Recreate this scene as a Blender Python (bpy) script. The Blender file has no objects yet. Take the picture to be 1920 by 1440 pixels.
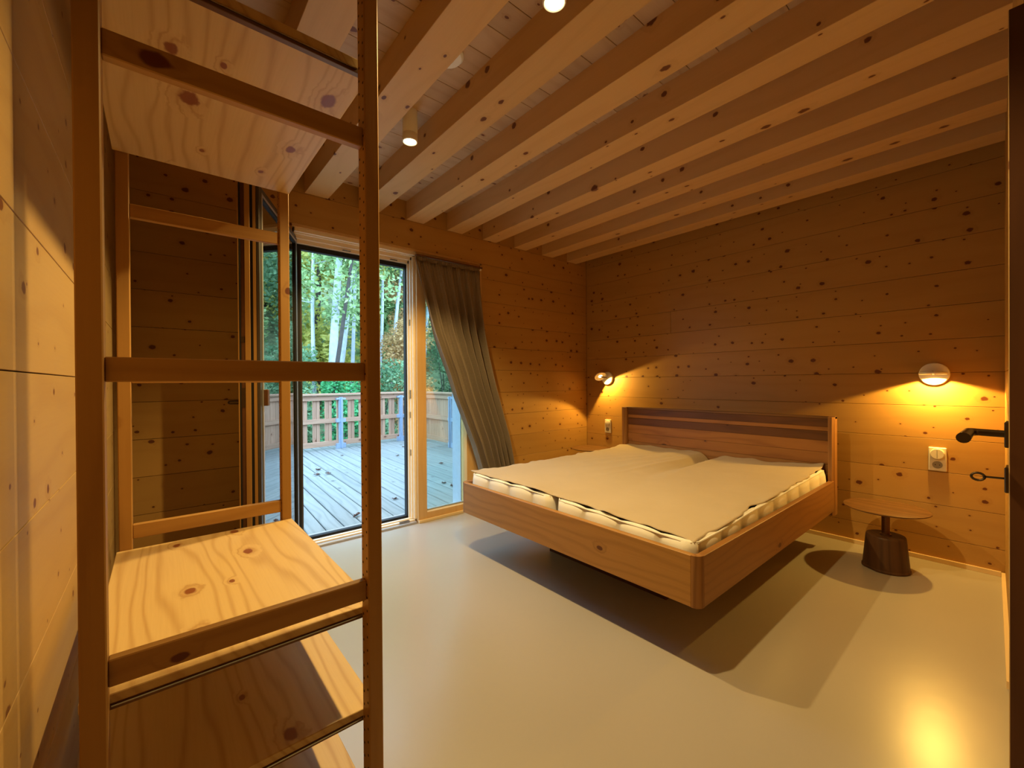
import bpy, bmesh, math, random
from mathutils import Vector, Matrix, noise as mnoise
random.seed(7)
PI = math.pi
D = bpy.data
scn = bpy.context.scene
COL = scn.collection

# ------------------------------------------------------------------ camera
cd = D.cameras.new('camera'); cam = D.objects.new('camera', cd); COL.objects.link(cam)
cd.sensor_fit = 'HORIZONTAL'; cd.sensor_width = 36.0
cd.lens = 789.16 / 1920 * 36.0
cd.clip_start = 0.02; cd.clip_end = 300
FW = Vector((-0.76569983, 0.64318195, -0.00455529))
RT = Vector((0.64319733, 0.76566895, -0.00694628))
UP = Vector((9.79876643e-04, 8.24872002e-03, 9.99965499e-01))
m = Matrix((RT, UP, -FW)).transposed().to_4x4()
m.translation = Vector((0, 0, 1.15))
cam.matrix_world = m
scn.camera = cam

# ------------------------------------------------------------------ sky, exposure
w = D.worlds.new('sky'); scn.world = w; w.use_nodes = True
wn = w.node_tree.nodes; wl = w.node_tree.links
for n in list(wn): wn.remove(n)
wo = wn.new('ShaderNodeOutputWorld'); bg = wn.new('ShaderNodeBackground')
bg.inputs[0].default_value = (0.42, 0.66, 1.0, 1); bg.inputs[1].default_value = 9.0
wl.new(bg.outputs[0], wo.inputs[0])
scn.view_settings.view_transform = 'Standard'
scn.view_settings.look = 'None'
scn.view_settings.exposure = -0.14
scn.view_settings.gamma = 1.0
scn.view_settings.use_curve_mapping = False

SPOT_COL = (1.0, 0.71, 0.27)
READ_COL = (1.0, 0.60, 0.12)
SPOT_W = 128.0
READ_W = 42.0

# ------------------------------------------------------------------ materials
def srgb(r, g, b):
    f = lambda c: c / 12.92 if c <= 0.04045 else ((c + 0.055) / 1.055) ** 2.4
    return (f(r / 255), f(g / 255), f(b / 255), 1)

class NT:
    def __init__(s, name):
        s.m = D.materials.new(name); s.m.use_nodes = True
        s.n = s.m.node_tree.nodes; s.l = s.m.node_tree.links
        for x in list(s.n): s.n.remove(x)
        s.out = s.n.new('ShaderNodeOutputMaterial')
    def node(s, t, **kw):
        x = s.n.new(t)
        for k, v in kw.items(): setattr(x, k, v)
        return x
    def link(s, a, b): s.l.new(a, b)
    def val(s, x, inp):
        if isinstance(x, (int, float)): inp.default_value = x
        elif isinstance(x, tuple): inp.default_value = x
        else: s.l.new(x, inp)
    def math(s, op, a, b=0.0, c=0.0, clamp=False):
        x = s.node('ShaderNodeMath', operation=op, use_clamp=clamp)
        s.val(a, x.inputs[0]); s.val(b, x.inputs[1]); s.val(c, x.inputs[2])
        return x.outputs[0]
    def mix(s, f, a, b, blend='MIX'):
        x = s.node('ShaderNodeMix', data_type='RGBA', blend_type=blend)
        s.val(f, x.inputs[0]); s.val(a, x.inputs[6]); s.val(b, x.inputs[7])
        return x.outputs[2]
    def comb(s, a, b, c):
        x = s.node('ShaderNodeCombineXYZ')
        s.val(a, x.inputs[0]); s.val(b, x.inputs[1]); s.val(c, x.inputs[2])
        return x.outputs[0]
    def noise(s, vec, scale, detail=3, rough=0.5, dist=0.0):
        x = s.node('ShaderNodeTexNoise'); s.link(vec, x.inputs['Vector'])
        x.inputs['Scale'].default_value = scale; x.inputs['Detail'].default_value = detail
        x.inputs['Roughness'].default_value = rough; x.inputs['Distortion'].default_value = dist
        return x.outputs[0]
    def range(s, v, a, b, c=0.0, d=1.0, smooth=True):
        x = s.node('ShaderNodeMapRange', interpolation_type='SMOOTHSTEP' if smooth else 'LINEAR')
        s.val(v, x.inputs[0]); x.inputs[1].default_value = a; x.inputs[2].default_value = b
        x.inputs[3].default_value = c; x.inputs[4].default_value = d
        return x.outputs[0]
    def bsdf(s, col, rough=0.5, metal=0.0, bump=None, bumpk=0.1, dist=0.002, spec=0.5, **kw):
        b = s.node('ShaderNodeBsdfPrincipled')
        s.val(col, b.inputs['Base Color']); s.val(rough, b.inputs['Roughness'])
        b.inputs['Metallic'].default_value = metal
        b.inputs['Specular IOR Level'].default_value = spec
        for k, v in kw.items(): s.val(v, b.inputs[k])
        if bump is not None:
            bp = s.node('ShaderNodeBump'); bp.inputs['Strength'].default_value = bumpk
            bp.inputs['Distance'].default_value = dist
            s.link(bump, bp.inputs['Height']); s.link(bp.outputs[0], b.inputs['Normal'])
        s.link(b.outputs[0], s.out.inputs[0])
        return b

def wood(name, base, dark, knot, axes='XZ', ring=9.0, ringamt=0.35, kscale=6.0, ksize=0.10, kprob=0.5,
         rough=0.5, tint=0.10, warp=3.0, spec=0.35, fine=0.18, kstretch=0.6, sharp=2.5, stretch=0.22):
    """axes: along-grain axis, across-grain axis"""
    t = NT(name)
    tc = t.node('ShaderNodeTexCoord'); sep = t.node('ShaderNodeSeparateXYZ'); t.link(tc.outputs['Object'], sep.inputs[0])
    oi = t.node('ShaderNodeObjectInfo')
    A = {'X': 0, 'Y': 1, 'Z': 2}
    al = t.math('MULTIPLY_ADD', oi.outputs['Random'], 31.0, sep.outputs[A[axes[0]]])
    rest = [k for k in 'XYZ' if k not in axes][0]
    ac = sep.outputs[A[axes[1]]]
    if axes[0] != axes[1]:
        ac = t.math('MULTIPLY_ADD', sep.outputs[A[rest]], 0.7, ac)
    ac = t.math('MULTIPLY_ADD', oi.outputs['Random'], 7.3, ac)
    kv = t.comb(t.math('MULTIPLY', al, kstretch), ac, 0.0)
    vo = t.node('ShaderNodeTexVoronoi', voronoi_dimensions='2D', feature='F1')
    t.link(kv, vo.inputs['Vector']); vo.inputs['Scale'].default_value = kscale
    vo.inputs['Randomness'].default_value = 1.0
    cs = t.node('ShaderNodeSeparateColor'); t.link(vo.outputs['Color'], cs.inputs[0])
    has = t.math('LESS_THAN', cs.outputs[0], kprob)
    size = t.math('MULTIPLY_ADD', t.math('POWER', cs.outputs[1], 2.2), ksize * 1.0, ksize * 0.35)
    wob = t.noise(kv, kscale * 9, 2)
    dd = t.math('MULTIPLY', vo.outputs['Distance'], t.math('MULTIPLY_ADD', wob, 0.9, 0.55))
    q = t.math('DIVIDE', dd, size)
    kmask = t.math('MULTIPLY', t.range(q, 0.75, 1.15, 1.0, 0.0), has)
    halo = t.math('MULTIPLY', t.range(q, 1.0, 3.2, 1.0, 0.0), has)
    sv = t.comb(t.math('MULTIPLY', al, stretch), ac, 0.0)
    n1 = t.noise(sv, 5.5, 2, 0.45)
    ph = t.math('MULTIPLY_ADD', ac, ring, t.math('MULTIPLY', n1, warp))
    ph = t.math('MULTIPLY_ADD', halo, 0.9, ph)
    rs = t.math('MULTIPLY_ADD', t.math('SINE', t.math('MULTIPLY', ph, 2 * PI)), 0.5, 0.5)
    rs = t.math('POWER', rs, sharp)
    fv = t.comb(t.math('MULTIPLY', al, 0.03), ac, 0.0)
    fn = t.noise(fv, 160, 2, 0.6)
    bn = t.noise(sv, 2.3, 3, 0.5)
    f = t.math('MULTIPLY', rs, ringamt)
    f = t.math('MULTIPLY_ADD', t.math('SUBTRACT', fn, 0.5), fine * 2, f)
    f = t.math('MULTIPLY_ADD', halo, 0.22, f)
    f = t.math('MULTIPLY_ADD', t.math('SUBTRACT', bn, 0.45), 0.5, f, clamp=True)
    c = t.mix(f, base, dark)
    c = t.mix(t.math('MULTIPLY', kmask, 0.92), c, knot)
    v = t.math('MULTIPLY_ADD', oi.outputs['Random'], tint * 2, 1 - tint)
    hsv = t.node('ShaderNodeHueSaturation'); t.link(c, hsv.inputs['Color']); t.link(v, hsv.inputs['Value'])
    t.bsdf(hsv.outputs[0], rough, bump=fn, bumpk=0.12, dist=0.001, spec=spec)
    return t.m

KN = srgb(96, 44, 26)
PB, PD = srgb(226, 184, 128), srgb(196, 140, 84)
M = {}
def mw(name, *a, **k):
    M[name] = wood(name, *a, **k)
for ax in ('XZ', 'YZ'):
    mw('wall_pine_' + ax, srgb(184, 140, 74), srgb(158, 110, 52), srgb(88, 34, 16), axes=ax, ring=7, ringamt=0.16, kscale=10.5, ksize=0.115, kprob=0.62, rough=0.5, tint=0.06, fine=0.10, kstretch=0.8)
mw('wall_pine_front', srgb(178, 144, 92), srgb(150, 110, 62), srgb(104, 56, 28), axes='XZ', ring=7, ringamt=0.2, kscale=9.5, ksize=0.085, kprob=0.6, rough=0.5, tint=0.02, fine=0.10, kstretch=0.75)
mw('ceiling_pine', srgb(204, 172, 134), srgb(172, 132, 94), srgb(112, 60, 40), axes='YX', ring=10, ringamt=0.25, kscale=8, ksize=0.10, kprob=0.45, tint=0.10)
mw('joist_spruce', srgb(216, 178, 122), srgb(186, 142, 88), srgb(98, 46, 30), axes='XY', ring=12, ringamt=0.14, kscale=8, ksize=0.10, kprob=0.45, tint=0.06, fine=0.14)
mw('shelf_pine', srgb(210, 178, 122), srgb(168, 122, 68), srgb(128, 66, 32), axes='XY', ring=24, ringamt=0.42, kscale=6.5, ksize=0.12, kprob=0.62, tint=0.03, warp=6.5, sharp=4.0, stretch=0.16, rough=0.42)
mw('post_pine', srgb(172, 128, 66), srgb(140, 94, 42), srgb(92, 36, 20), axes='ZX', ring=14, ringamt=0.3, kscale=5, ksize=0.11, kprob=0.4, tint=0.04)
mw('rail_pine', srgb(172, 128, 66), srgb(140, 94, 42), srgb(92, 36, 20), axes='YZ', ring=22, ringamt=0.3, kscale=6, ksize=0.11, kprob=0.35, tint=0.04)
mw('frame_larch_Z', srgb(214, 172, 112), srgb(190, 144, 88), srgb(120, 70, 40), axes='ZY', ring=14, ringamt=0.15, kprob=0.0, tint=0.02)
mw('frame_pale', srgb(246, 228, 198), srgb(228, 204, 168), srgb(120, 70, 40), axes='YZ', ring=14, ringamt=0.12, kprob=0.0, tint=0.02)
mw('frame_larch_Y', srgb(236, 206, 158), srgb(212, 174, 122), srgb(120, 70, 40), axes='YZ', ring=14, ringamt=0.15, kprob=0.0, tint=0.02)
mw('bed_oak_X', srgb(170, 122, 60), srgb(116, 76, 34), srgb(86, 44, 22), axes='XZ', ring=22, ringamt=0.28, kscale=4, ksize=0.05, kprob=0.25, tint=0.08, warp=4, fine=0.25, rough=0.45)
mw('bed_oak_Y', srgb(150, 104, 56), srgb(110, 68, 32), srgb(86, 44, 22), axes='YZ', ring=22, ringamt=0.28, kscale=4, ksize=0.05, kprob=0.25, tint=0.08, warp=4, fine=0.25, rough=0.45)
mw('bed_oak_Z', srgb(156, 110, 62), srgb(112, 70, 34), srgb(86, 44, 22), axes='ZX', ring=30, ringamt=0.5, kprob=0.0, tint=0.03, fine=0.25, rough=0.45)
mw('bed_walnut', srgb(136, 94, 50), srgb(84, 52, 26), srgb(60, 28, 16), axes='XZ', ring=9, ringamt=0.45, kscale=4, ksize=0.05, kprob=0.2, tint=0.34, warp=4, fine=0.3, rough=0.45)
mw('bed_walnut_dark', srgb(104, 64, 32), srgb(66, 38, 18), srgb(46, 22, 12), axes='XZ', ring=9, ringamt=0.4, kscale=4, ksize=0.05, kprob=0.2, tint=0.1, warp=4, fine=0.3, rough=0.45)
mw('bed_walnut_light', srgb(160, 106, 52), srgb(116, 70, 32), srgb(60, 28, 16), axes='XZ', ring=9, ringamt=0.4, kscale=4, ksize=0.05, kprob=0.2, tint=0.1, warp=4, fine=0.3, rough=0.45)
mw('shade_brown', srgb(78, 46, 24), srgb(56, 30, 16), srgb(40, 20, 10), axes='ZX', ring=20, ringamt=0.3, kprob=0.0)  # wood darkened to stand in for shade: door edge and passage wall
mw('table_walnut', srgb(116, 82, 46), srgb(78, 50, 28), srgb(46, 22, 12), axes='XY', ring=14, ringamt=0.5, kprob=0.0, tint=0.04, fine=0.3, rough=0.35)
mw('block_wood', srgb(84, 54, 30), srgb(50, 30, 16), srgb(30, 14, 8), axes='ZX', ring=20, ringamt=0.5, kprob=0.0, tint=0.05, fine=0.4, rough=0.55)
mw('deck_grey', srgb(136, 138, 130), srgb(94, 98, 92), srgb(84, 82, 76), axes='XY', ring=14, ringamt=0.35, kscale=4, ksize=0.06, kprob=0.25, tint=0.10, fine=0.3, rough=0.6)
mw('larch_out_Z', srgb(184, 144, 114), srgb(150, 106, 80), srgb(110, 66, 44), axes='ZY', ring=18, ringamt=0.35, kscale=6, ksize=0.08, kprob=0.3, tint=0.12, rough=0.65)
mw('larch_out_Y', srgb(184, 144, 114), srgb(150, 106, 80), srgb(110, 66, 44), axes='YZ', ring=18, ringamt=0.35, kscale=6, ksize=0.08, kprob=0.3, tint=0.10, rough=0.65)
mw('larch_out_X', srgb(184, 144, 114), srgb(150, 106, 80), srgb(110, 66, 44), axes='XZ', ring=18, ringamt=0.35, kscale=6, ksize=0.08, kprob=0.3, tint=0.10, rough=0.65)

def plain(name, col, rough=0.5, metal=0.0, nscale=40, namt=0.12, bumpk=0.05, **kw):
    t = NT(name)
    tc = t.node('ShaderNodeTexCoord')
    n = t.noise(tc.outputs['Object'], nscale, 3)
    c2 = tuple(x * (1 - namt * 2) for x in col[:3]) + (1,)
    c = t.mix(n, c2, col)
    t.bsdf(c, rough, metal, bump=n, bumpk=bumpk, dist=0.001, **kw)
    M[name] = t.m
    return t.m
plain('backing', srgb(86, 48, 22), 0.9)
plain('white_paint', srgb(250, 248, 242), 0.6, namt=0.02)
plain('white_plastic', srgb(236, 226, 204), 0.35)
plain('grey_plastic', srgb(150, 140, 124), 0.5)
plain('black_rubber', srgb(22, 20, 20), 0.7)
plain('dark_aluminium', srgb(88, 80, 74), 0.42, 0.5)
plain('pale_aluminium', srgb(196, 190, 184), 0.35, 0.5)
plain('steel', srgb(190, 190, 190), 0.25, 1.0)
plain('bronze', srgb(88, 74, 58), 0.34, 0.9)
plain('brown_metal', srgb(120, 84, 56), 0.4, 0.6)
plain('galvanised', srgb(172, 188, 206), 0.5, 0.4, nscale=14, namt=0.12)
plain('white_cladding', srgb(190, 202, 216), 0.6)
plain('hole', srgb(40, 20, 10), 0.9)
plain('dead_leaf', srgb(92, 62, 48), 0.8)
plain('roof_felt', srgb(60, 55, 50), 0.9)
plain('bark_pale', srgb(206, 212, 214), 0.8, nscale=9, namt=0.25, bumpk=0.4)
plain('bark_dark', srgb(84, 76, 66), 0.9, nscale=12, namt=0.3, bumpk=0.5)

def emit(name, col, s):
    t = NT(name); e = t.node('ShaderNodeEmission'); e.inputs[0].default_value = col; e.inputs[1].default_value = s
    t.link(e.outputs[0], t.out.inputs[0]); M[name] = t.m
emit('led_spot', (1.0, 0.84, 0.42, 1), 14)
emit('led_reading', (1.0, 0.80, 0.35, 1), 12)

# floor: polished sealed screed
t = NT('floor_screed'); tc = t.node('ShaderNodeTexCoord')
n1 = t.noise(tc.outputs['Object'], 1.3, 1, 0.4); 
n3 = t.noise(tc.outputs['Object'], 7, 2, 0.5, 0.0)
c = t.mix(n1, srgb(166, 156, 142), srgb(184, 174, 158))
hgt = n3
t.bsdf(c, 0.29, bump=hgt, bumpk=0.12, dist=0.004, spec=0.75)
M['floor_screed'] = t.m

# curtain linen
t = NT('linen'); tc = t.node('ShaderNodeTexCoord')
s_ = t.node('ShaderNodeSeparateXYZ'); t.link(tc.outputs['Object'], s_.inputs[0])
nz = t.noise(t.comb(t.math('MULTIPLY', s_.outputs[0], 1.0), s_.outputs[1], t.math('MULTIPLY', s_.outputs[2], 0.1)), 300, 2)
nh = t.noise(t.comb(t.math('MULTIPLY', s_.outputs[0], 0.1), t.math('MULTIPLY', s_.outputs[1], 0.1), s_.outputs[2]), 300, 2)
f = t.math('MULTIPLY', t.math('ADD', nz, nh), 0.5)
c = t.mix(f, srgb(116, 100, 82), srgb(158, 140, 120))
b = t.bsdf(c, 0.85, bump=f, bumpk=0.2, dist=0.001, spec=0.2)
M['linen'] = t.m
# bed linen
def cloth(name, a, b_, scale=500):
    t = NT(name); tc = t.node('ShaderNodeTexCoord')
    n = t.noise(tc.outputs['Object'], scale, 2); n2 = t.noise(tc.outputs['Object'], 5, 3)
    c = t.mix(t.math('MULTIPLY_ADD', n2, 0.6, t.math('MULTIPLY', n, 0.4)), a, b_)
    t.bsdf(c, 0.9, bump=n, bumpk=0.15, dist=0.001, spec=0.15)
    M[name] = t.m
cloth('cover_cloth', srgb(180, 162, 138), srgb(200, 182, 158))
cloth('ticking', srgb(232, 226, 216), srgb(244, 240, 232))
# glass
def glass(name, col, coat=0.0):
    t = NT(name)
    tr = t.node('ShaderNodeBsdfTransparent'); tr.inputs[0].default_value = col
    gl = t.node('ShaderNodeBsdfGlossy'); gl.inputs['Roughness'].default_value = 0.0
    tc = t.node('ShaderNodeTexCoord'); n = t.noise(tc.outputs['Object'], 7, 1)
    bp = t.node('ShaderNodeBump'); bp.inputs['Strength'].default_value = 0.010; bp.inputs['Distance'].default_value = 0.002
    t.link(n, bp.inputs['Height']); t.link(bp.outputs[0], gl.inputs['Normal'])
    fr = t.node('ShaderNodeFresnel'); fr.inputs['IOR'].default_value = 1.5
    # the same reflectance from either side of the thin pane
    g = t.node('ShaderNodeNewGeometry')
    ior = t.math('SUBTRACT', 1.7, t.math('MULTIPLY', g.outputs['Backfacing'], 1.7 - 1 / 1.7))
    t.link(ior, fr.inputs['IOR'])
    fac = t.math('MULTIPLY_ADD', fr.outputs[0], 1 - coat, coat)
    mx = t.node('ShaderNodeMixShader'); t.link(fac, mx.inputs[0])
    t.link(tr.outputs[0], mx.inputs[1]); t.link(gl.outputs[0], mx.inputs[2]); t.link(mx.outputs[0], t.out.inputs[0])
    M[name] = t.m
glass('pane_glass', (0.93, 0.97, 0.95, 1))
glass('coated_glass', (0.66, 0.70, 0.66, 1), 0.30)
# leaves
def leafmat(name, cols):
    t = NT(name); tc = t.node('ShaderNodeTexCoord')
    n = t.noise(tc.outputs['Object'], 3.5, 4, 0.7)
    r = t.node('ShaderNodeValToRGB'); t.link(n, r.inputs[0])
    el = r.color_ramp.elements
    el[0].position = 0.3; el[0].color = cols[0]; el[1].position = 0.72; el[1].color = cols[-1]
    for i, c in enumerate(cols[1:-1]):
        e = el.new(0.3 + 0.42 * (i + 1) / (len(cols) - 1)); e.color = c
    d = t.node('ShaderNodeBsdfDiffuse'); tl = t.node('ShaderNodeBsdfTranslucent')
    t.link(r.outputs[0], d.inputs[0]); t.link(r.outputs[0], tl.inputs[0])
    mx = t.node('ShaderNodeMixShader'); mx.inputs[0].default_value = 0.35
    t.link(d.outputs[0], mx.inputs[1]); t.link(tl.outputs[0], mx.inputs[2]); t.link(mx.outputs[0], t.out.inputs[0])
    M[name] = t.m
leafmat('leaf_green', [srgb(112, 140, 90), srgb(156, 184, 122), srgb(204, 216, 162)])
leafmat('leaf_deep', [srgb(84, 116, 84), srgb(118, 154, 112), srgb(170, 194, 146)])
leafmat('leaf_yellow', [srgb(150, 164, 96), srgb(206, 202, 110), srgb(236, 222, 130)])
leafmat('leaf_orange', [srgb(136, 118, 84), srgb(204, 164, 108), srgb(232, 204, 150)])
leafmat('leaf_bright', [srgb(70, 140, 92), srgb(104, 188, 124), srgb(140, 214, 150)])
t = NT('hill_ground'); tc = t.node('ShaderNodeTexCoord')
n = t.noise(tc.outputs['Object'], 2.2, 6, 0.75)
r = t.node('ShaderNodeValToRGB'); t.link(n, r.inputs[0]); el = r.color_ramp.elements
el[0].position = 0.35; el[0].color = srgb(70, 82, 60); el[1].position = 0.7; el[1].color = srgb(150, 164, 116)
t.bsdf(r.outputs[0], 0.95, bump=n, bumpk=0.6, dist=0.2, spec=0.1); M['hill_ground'] = t.m

# ------------------------------------------------------------------ mesh helpers
class MB:
    def __init__(s): s.bm = bmesh.new()
    def box(s, x0, x1, y0, y1, z0, z1, ch=0.0, rot=None):
        b = bmesh.new()
        bmesh.ops.create_cube(b, size=1)
        for v in b.verts:
            v.co = Vector(((x0 + x1) / 2 + v.co.x * (x1 - x0), (y0 + y1) / 2 + v.co.y * (y1 - y0), (z0 + z1) / 2 + v.co.z * (z1 - z0)))
        if ch > 0:
            bmesh.ops.bevel(b, geom=list(b.edges), offset=ch, segments=1, affect='EDGES', profile=0.5)
        s.add(b, rot); return s
    def add(s, b, mat=None):
        if mat is not None: bmesh.ops.transform(b, matrix=mat, verts=b.verts)
        me = D.meshes.new('t'); b.to_mesh(me); b.free(); s.bm.from_mesh(me); D.meshes.remove(me)
    def lathe(s, prof, seg=32, mat=None, cap=True):
        """prof: list of (r, z)"""
        b = bmesh.new(); rings = []
        for r, z in prof:
            if r < 1e-6: rings.append([b.verts.new((0, 0, z))])
            else: rings.append([b.verts.new((r * math.cos(2 * PI * i / seg), r * math.sin(2 * PI * i / seg), z)) for i in range(seg)])
        for A_, B_ in zip(rings, rings[1:]):
            for i in range(seg):
                j = (i + 1) % seg
                if len(A_) == 1 and len(B_) == 1: continue
                if len(A_) == 1: b.faces.new((A_[0], B_[j], B_[i]))
                elif len(B_) == 1: b.faces.new((A_[i], A_[j], B_[0]))
                else: b.faces.new((A_[i], A_[j], B_[j], B_[i]))
        bmesh.ops.recalc_face_normals(b, faces=b.faces)
        s.add(b, mat); return s
    def tube(s, pts, r, seg=8, cap=True):
        b = bmesh.new(); rings = []
        n = len(pts); pts = [Vector(p) for p in pts]
        rr = r if isinstance(r, (list, tuple)) else [r] * n
        for i, p in enumerate(pts):
            d = (pts[min(i + 1, n - 1)] - pts[max(i - 1, 0)]).normalized()
            up = Vector((0, 0, 1)) if abs(d.z) < 0.9 else Vector((1, 0, 0))
            a = d.cross(up).normalized(); c = d.cross(a).normalized()
            rings.append([b.verts.new(p + (a * math.cos(2 * PI * k / seg) + c * math.sin(2 * PI * k / seg)) * rr[i]) for k in range(seg)])
        for A_, B_ in zip(rings, rings[1:]):
            for i in range(seg):
                j = (i + 1) % seg; b.faces.new((A_[i], A_[j], B_[j], B_[i]))
        if cap:
            b.faces.new(rings[0]); b.faces.new(rings[-1])
        bmesh.ops.recalc_face_normals(b, faces=b.faces)
        s.add(b); return s
    def prism(s, poly, z0, z1, mat=None, ch=0.0):
        b = bmesh.new()
        lo = [b.verts.new((x, y, z0)) for x, y in poly]; hi = [b.verts.new((x, y, z1)) for x, y in poly]
        n = len(poly)
        b.faces.new(lo); b.faces.new(hi)
        for i in range(n): b.faces.new((lo[i], lo[(i + 1) % n], hi[(i + 1) % n], hi[i]))
        bmesh.ops.recalc_face_normals(b, faces=b.faces)
        if ch > 0: bmesh.ops.bevel(b, geom=list(b.edges), offset=ch, segments=2, affect='EDGES', profile=0.5)
        s.add(b, mat); return s
    def build(s, name, mat, parent=None, loc=None, smooth=False, ang=35, kind=None):
        me = D.meshes.new(name); s.bm.to_mesh(me); s.bm.free()
        return link(name, me, mat, parent, loc, smooth, ang, kind)

def link(name, me, mat, parent=None, loc=None, smooth=False, ang=35, kind=None):
    if mat is not None:
        me.materials.clear(); me.materials.append(M[mat] if isinstance(mat, str) else mat)
    if smooth:
        me.shade_smooth(); me.set_sharp_from_angle(angle=math.radians(ang))
    o = D.objects.new(name, me); COL.objects.link(o)
    if parent is not None: o.parent = parent
    if loc is not None: o.location = loc
    if kind: o['kind'] = kind
    return o
def tag(o, label, cat, group=None, kind=None):
    o['label'] = label; o['category'] = cat
    if group: o['group'] = group
    if kind: o['kind'] = kind
    return o
def empty(name, loc, rz=0.0):
    o = D.objects.new(name, None); o.empty_display_size = 0.05; COL.objects.link(o); o.location = loc; o.rotation_euler = (0, 0, rz)
    return o
def box(name, x0, x1, y0, y1, z0, z1, mat, parent=None, ch=0.0, kind=None):
    return MB().box(x0, x1, y0, y1, z0, z1, ch).build(name, mat, parent, kind=kind)
def grid_mesh(name, fn, nu, nv):
    vs = [fn(i / nu, j / nv) for j in range(nv + 1) for i in range(nu + 1)]
    fs = [(j * (nu + 1) + i, j * (nu + 1) + i + 1, (j + 1) * (nu + 1) + i + 1, (j + 1) * (nu + 1) + i) for j in range(nv) for i in range(nu)]
    me = D.meshes.new(name); me.from_pydata(vs, [], fs); me.update(); return me

# ------------------------------------------------------------------ room data
XB = -3.13      # window wall inner face
YA = 3.745      # bed wall inner face
YC = -0.17      # left wall inner face
XE = 1.50       # passage end wall
ZC = 2.606      # ceiling boards underside
ZJ = 2.46       # joist underside
OY0, OY1, OZ = 0.70, 2.275, 2.236   # opening in the window wall

# floor
box('floor', XB - 0.02, XE, YC - 0.05, YA + 0.05, -0.20, 0.0, 'floor_screed', kind='structure')

# bed wall (back): backing + planks
wa = box('wall_back', XB - 0.3, XE, YA + 0.022, YA + 0.14, -0.2, 2.8, 'backing', kind='structure')
G = 0.0011
zs = [0.0] + [0.153 + 0.2075 * k for k in range(12)]
for i, z0 in enumerate(zs):
    z1 = zs[i + 1] if i + 1 < len(zs) else 2.70
    cuts = [XB, XE]
    if i in (3, 8): cuts = [XB, -1.35 if i == 3 else -2.1, XE]
    for a, b_ in zip(cuts, cuts[1:]):
        box('plank', a + G, b_ - G, YA, YA + 0.03, z0 + G, z1 - G, 'wall_pine_XZ', wa, ch=0.0008)

# left wall (front side of the photo's left edge)
wc = box('wall_front', XB - 0.3, XE, YC - 0.14, YC - 0.022, -0.2, 2.8, 'backing', kind='structure')
zs = [0.0, 0.18, 0.43, 0.675, 0.92, 1.172, 1.42, 1.665, 1.91, 2.16, 2.41, 2.70]
for z0, z1 in zip(zs, zs[1:]):
    box('plank', XB + G, XE - G, YC - 0.03, YC, z0 + G, z1 - G, 'wall_pine_front', wc, ch=0.0008)

# window wall with its opening
wb = MB()
wb.box(XB - 0.22, XB - 0.022, YC - 0.14, OY0, -0.2, 2.8)
wb.box(XB - 0.22, XB - 0.022, OY1, YA + 0.14, -0.2, 2.8)
wb.box(XB - 0.22, XB - 0.022, OY0, OY1, OZ, 2.8)
wb = wb.build('wall_left', 'backing', kind='structure')
zs = [0.0] + [0.213 + 0.21 * k for k in range(10)] + [OZ, 2.455, 2.70]
for z0, z1 in zip(zs, zs[1:]):
    if z0 < OZ - 0.01:
        box('plank', XB - 0.03, XB, YC + G, OY0 - 0.001, z0 + G, z1 - G, 'wall_pine_YZ', wb, ch=0.0008)
        box('plank', XB - 0.03, XB, OY1 + 0.001, YA - G, z0 + G, z1 - G, 'wall_pine_YZ', wb, ch=0.0008)
    else:
        box('plank', XB - 0.03, XB, YC + G, YA - G, z0 + G, z1 - G, 'wall_pine_YZ', wb, ch=0.0008)
# reveal linings of the opening
for nm, y0, y1, z0, z1 in (('reveal_board', OY1 - 0.018, OY1 + 0.001, 0, OZ), ('reveal_board', OY0, OY1, OZ - 0.018, OZ + 0.001)):
    box(nm, XB - 0.215, XB - 0.001, y0, y1, z0, z1, 'frame_larch_Z', wb, ch=0.001)

# right wall (very slightly turned), door opening, lintel
def wxd(y): return -0.030 + (YA - y) * 0.021
wd = MB()
def slab(mb, y0, y1, z0, z1, t=0.12, dx=0.0):
    mb.prism([(wxd(y0) + dx, y0), (wxd(y0) + dx + t, y0), (wxd(y1) + dx + t, y1), (wxd(y1) + dx, y1)], z0, z1)
slab(wd, 2.36, YA, -0.2, 2.8, dx=0.022)
slab(wd, YC, 2.36, 2.03, 2.8, dx=0.022)
wd = wd.build('wall_right', 'backing', kind='structure')
zs = [0.0] + [0.153 + 0.2075 * k for k in range(12)] + [2.70]
for z0, z1 in zip(zs, zs[1:]):
    mb = MB(); y0 = YC + G if z0 > 2.0 else 2.36
    slab(mb, y0, YA - G, z0 + G, z1 - G, t=0.03)
    mb.build('plank', 'wall_pine_YZ', wd)
# passage beyond the doorway
box('wall_passage', XE, XE + 0.1, YC - 0.1, YA + 0.1, -0.2, 2.8, 'shade_brown', kind='structure')  # dark colour stands in for the passage being unlit

# ceiling: roof slab, boards, joists
ce = box('ceiling', XB - 0.3, XE + 0.1, YC - 0.14, YA + 0.14, 2.64, 2.80, 'backing', kind='structure')
x = XB; i = 0
while x < XE - 0.02:
    box('plank', x + 0.0012, min(x + 0.135, XE) - 0.0012, YC, YA, ZC, 2.645, 'ceiling_pine', ce, ch=0.0012)
    x += 0.135; i += 1
for k in range(-2, 8):
    y0 = 0.780 + 0.3775 * k; y1 = y0 + 0.154
    y0 = max(y0, YC + 0.002)
    if y1 - y0 < 0.03: continue
    box('joist', XB - 0.001, 0.055, y0, y1, ZJ, ZC + 0.002, 'joist_spruce', ce, ch=0.0015)

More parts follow.
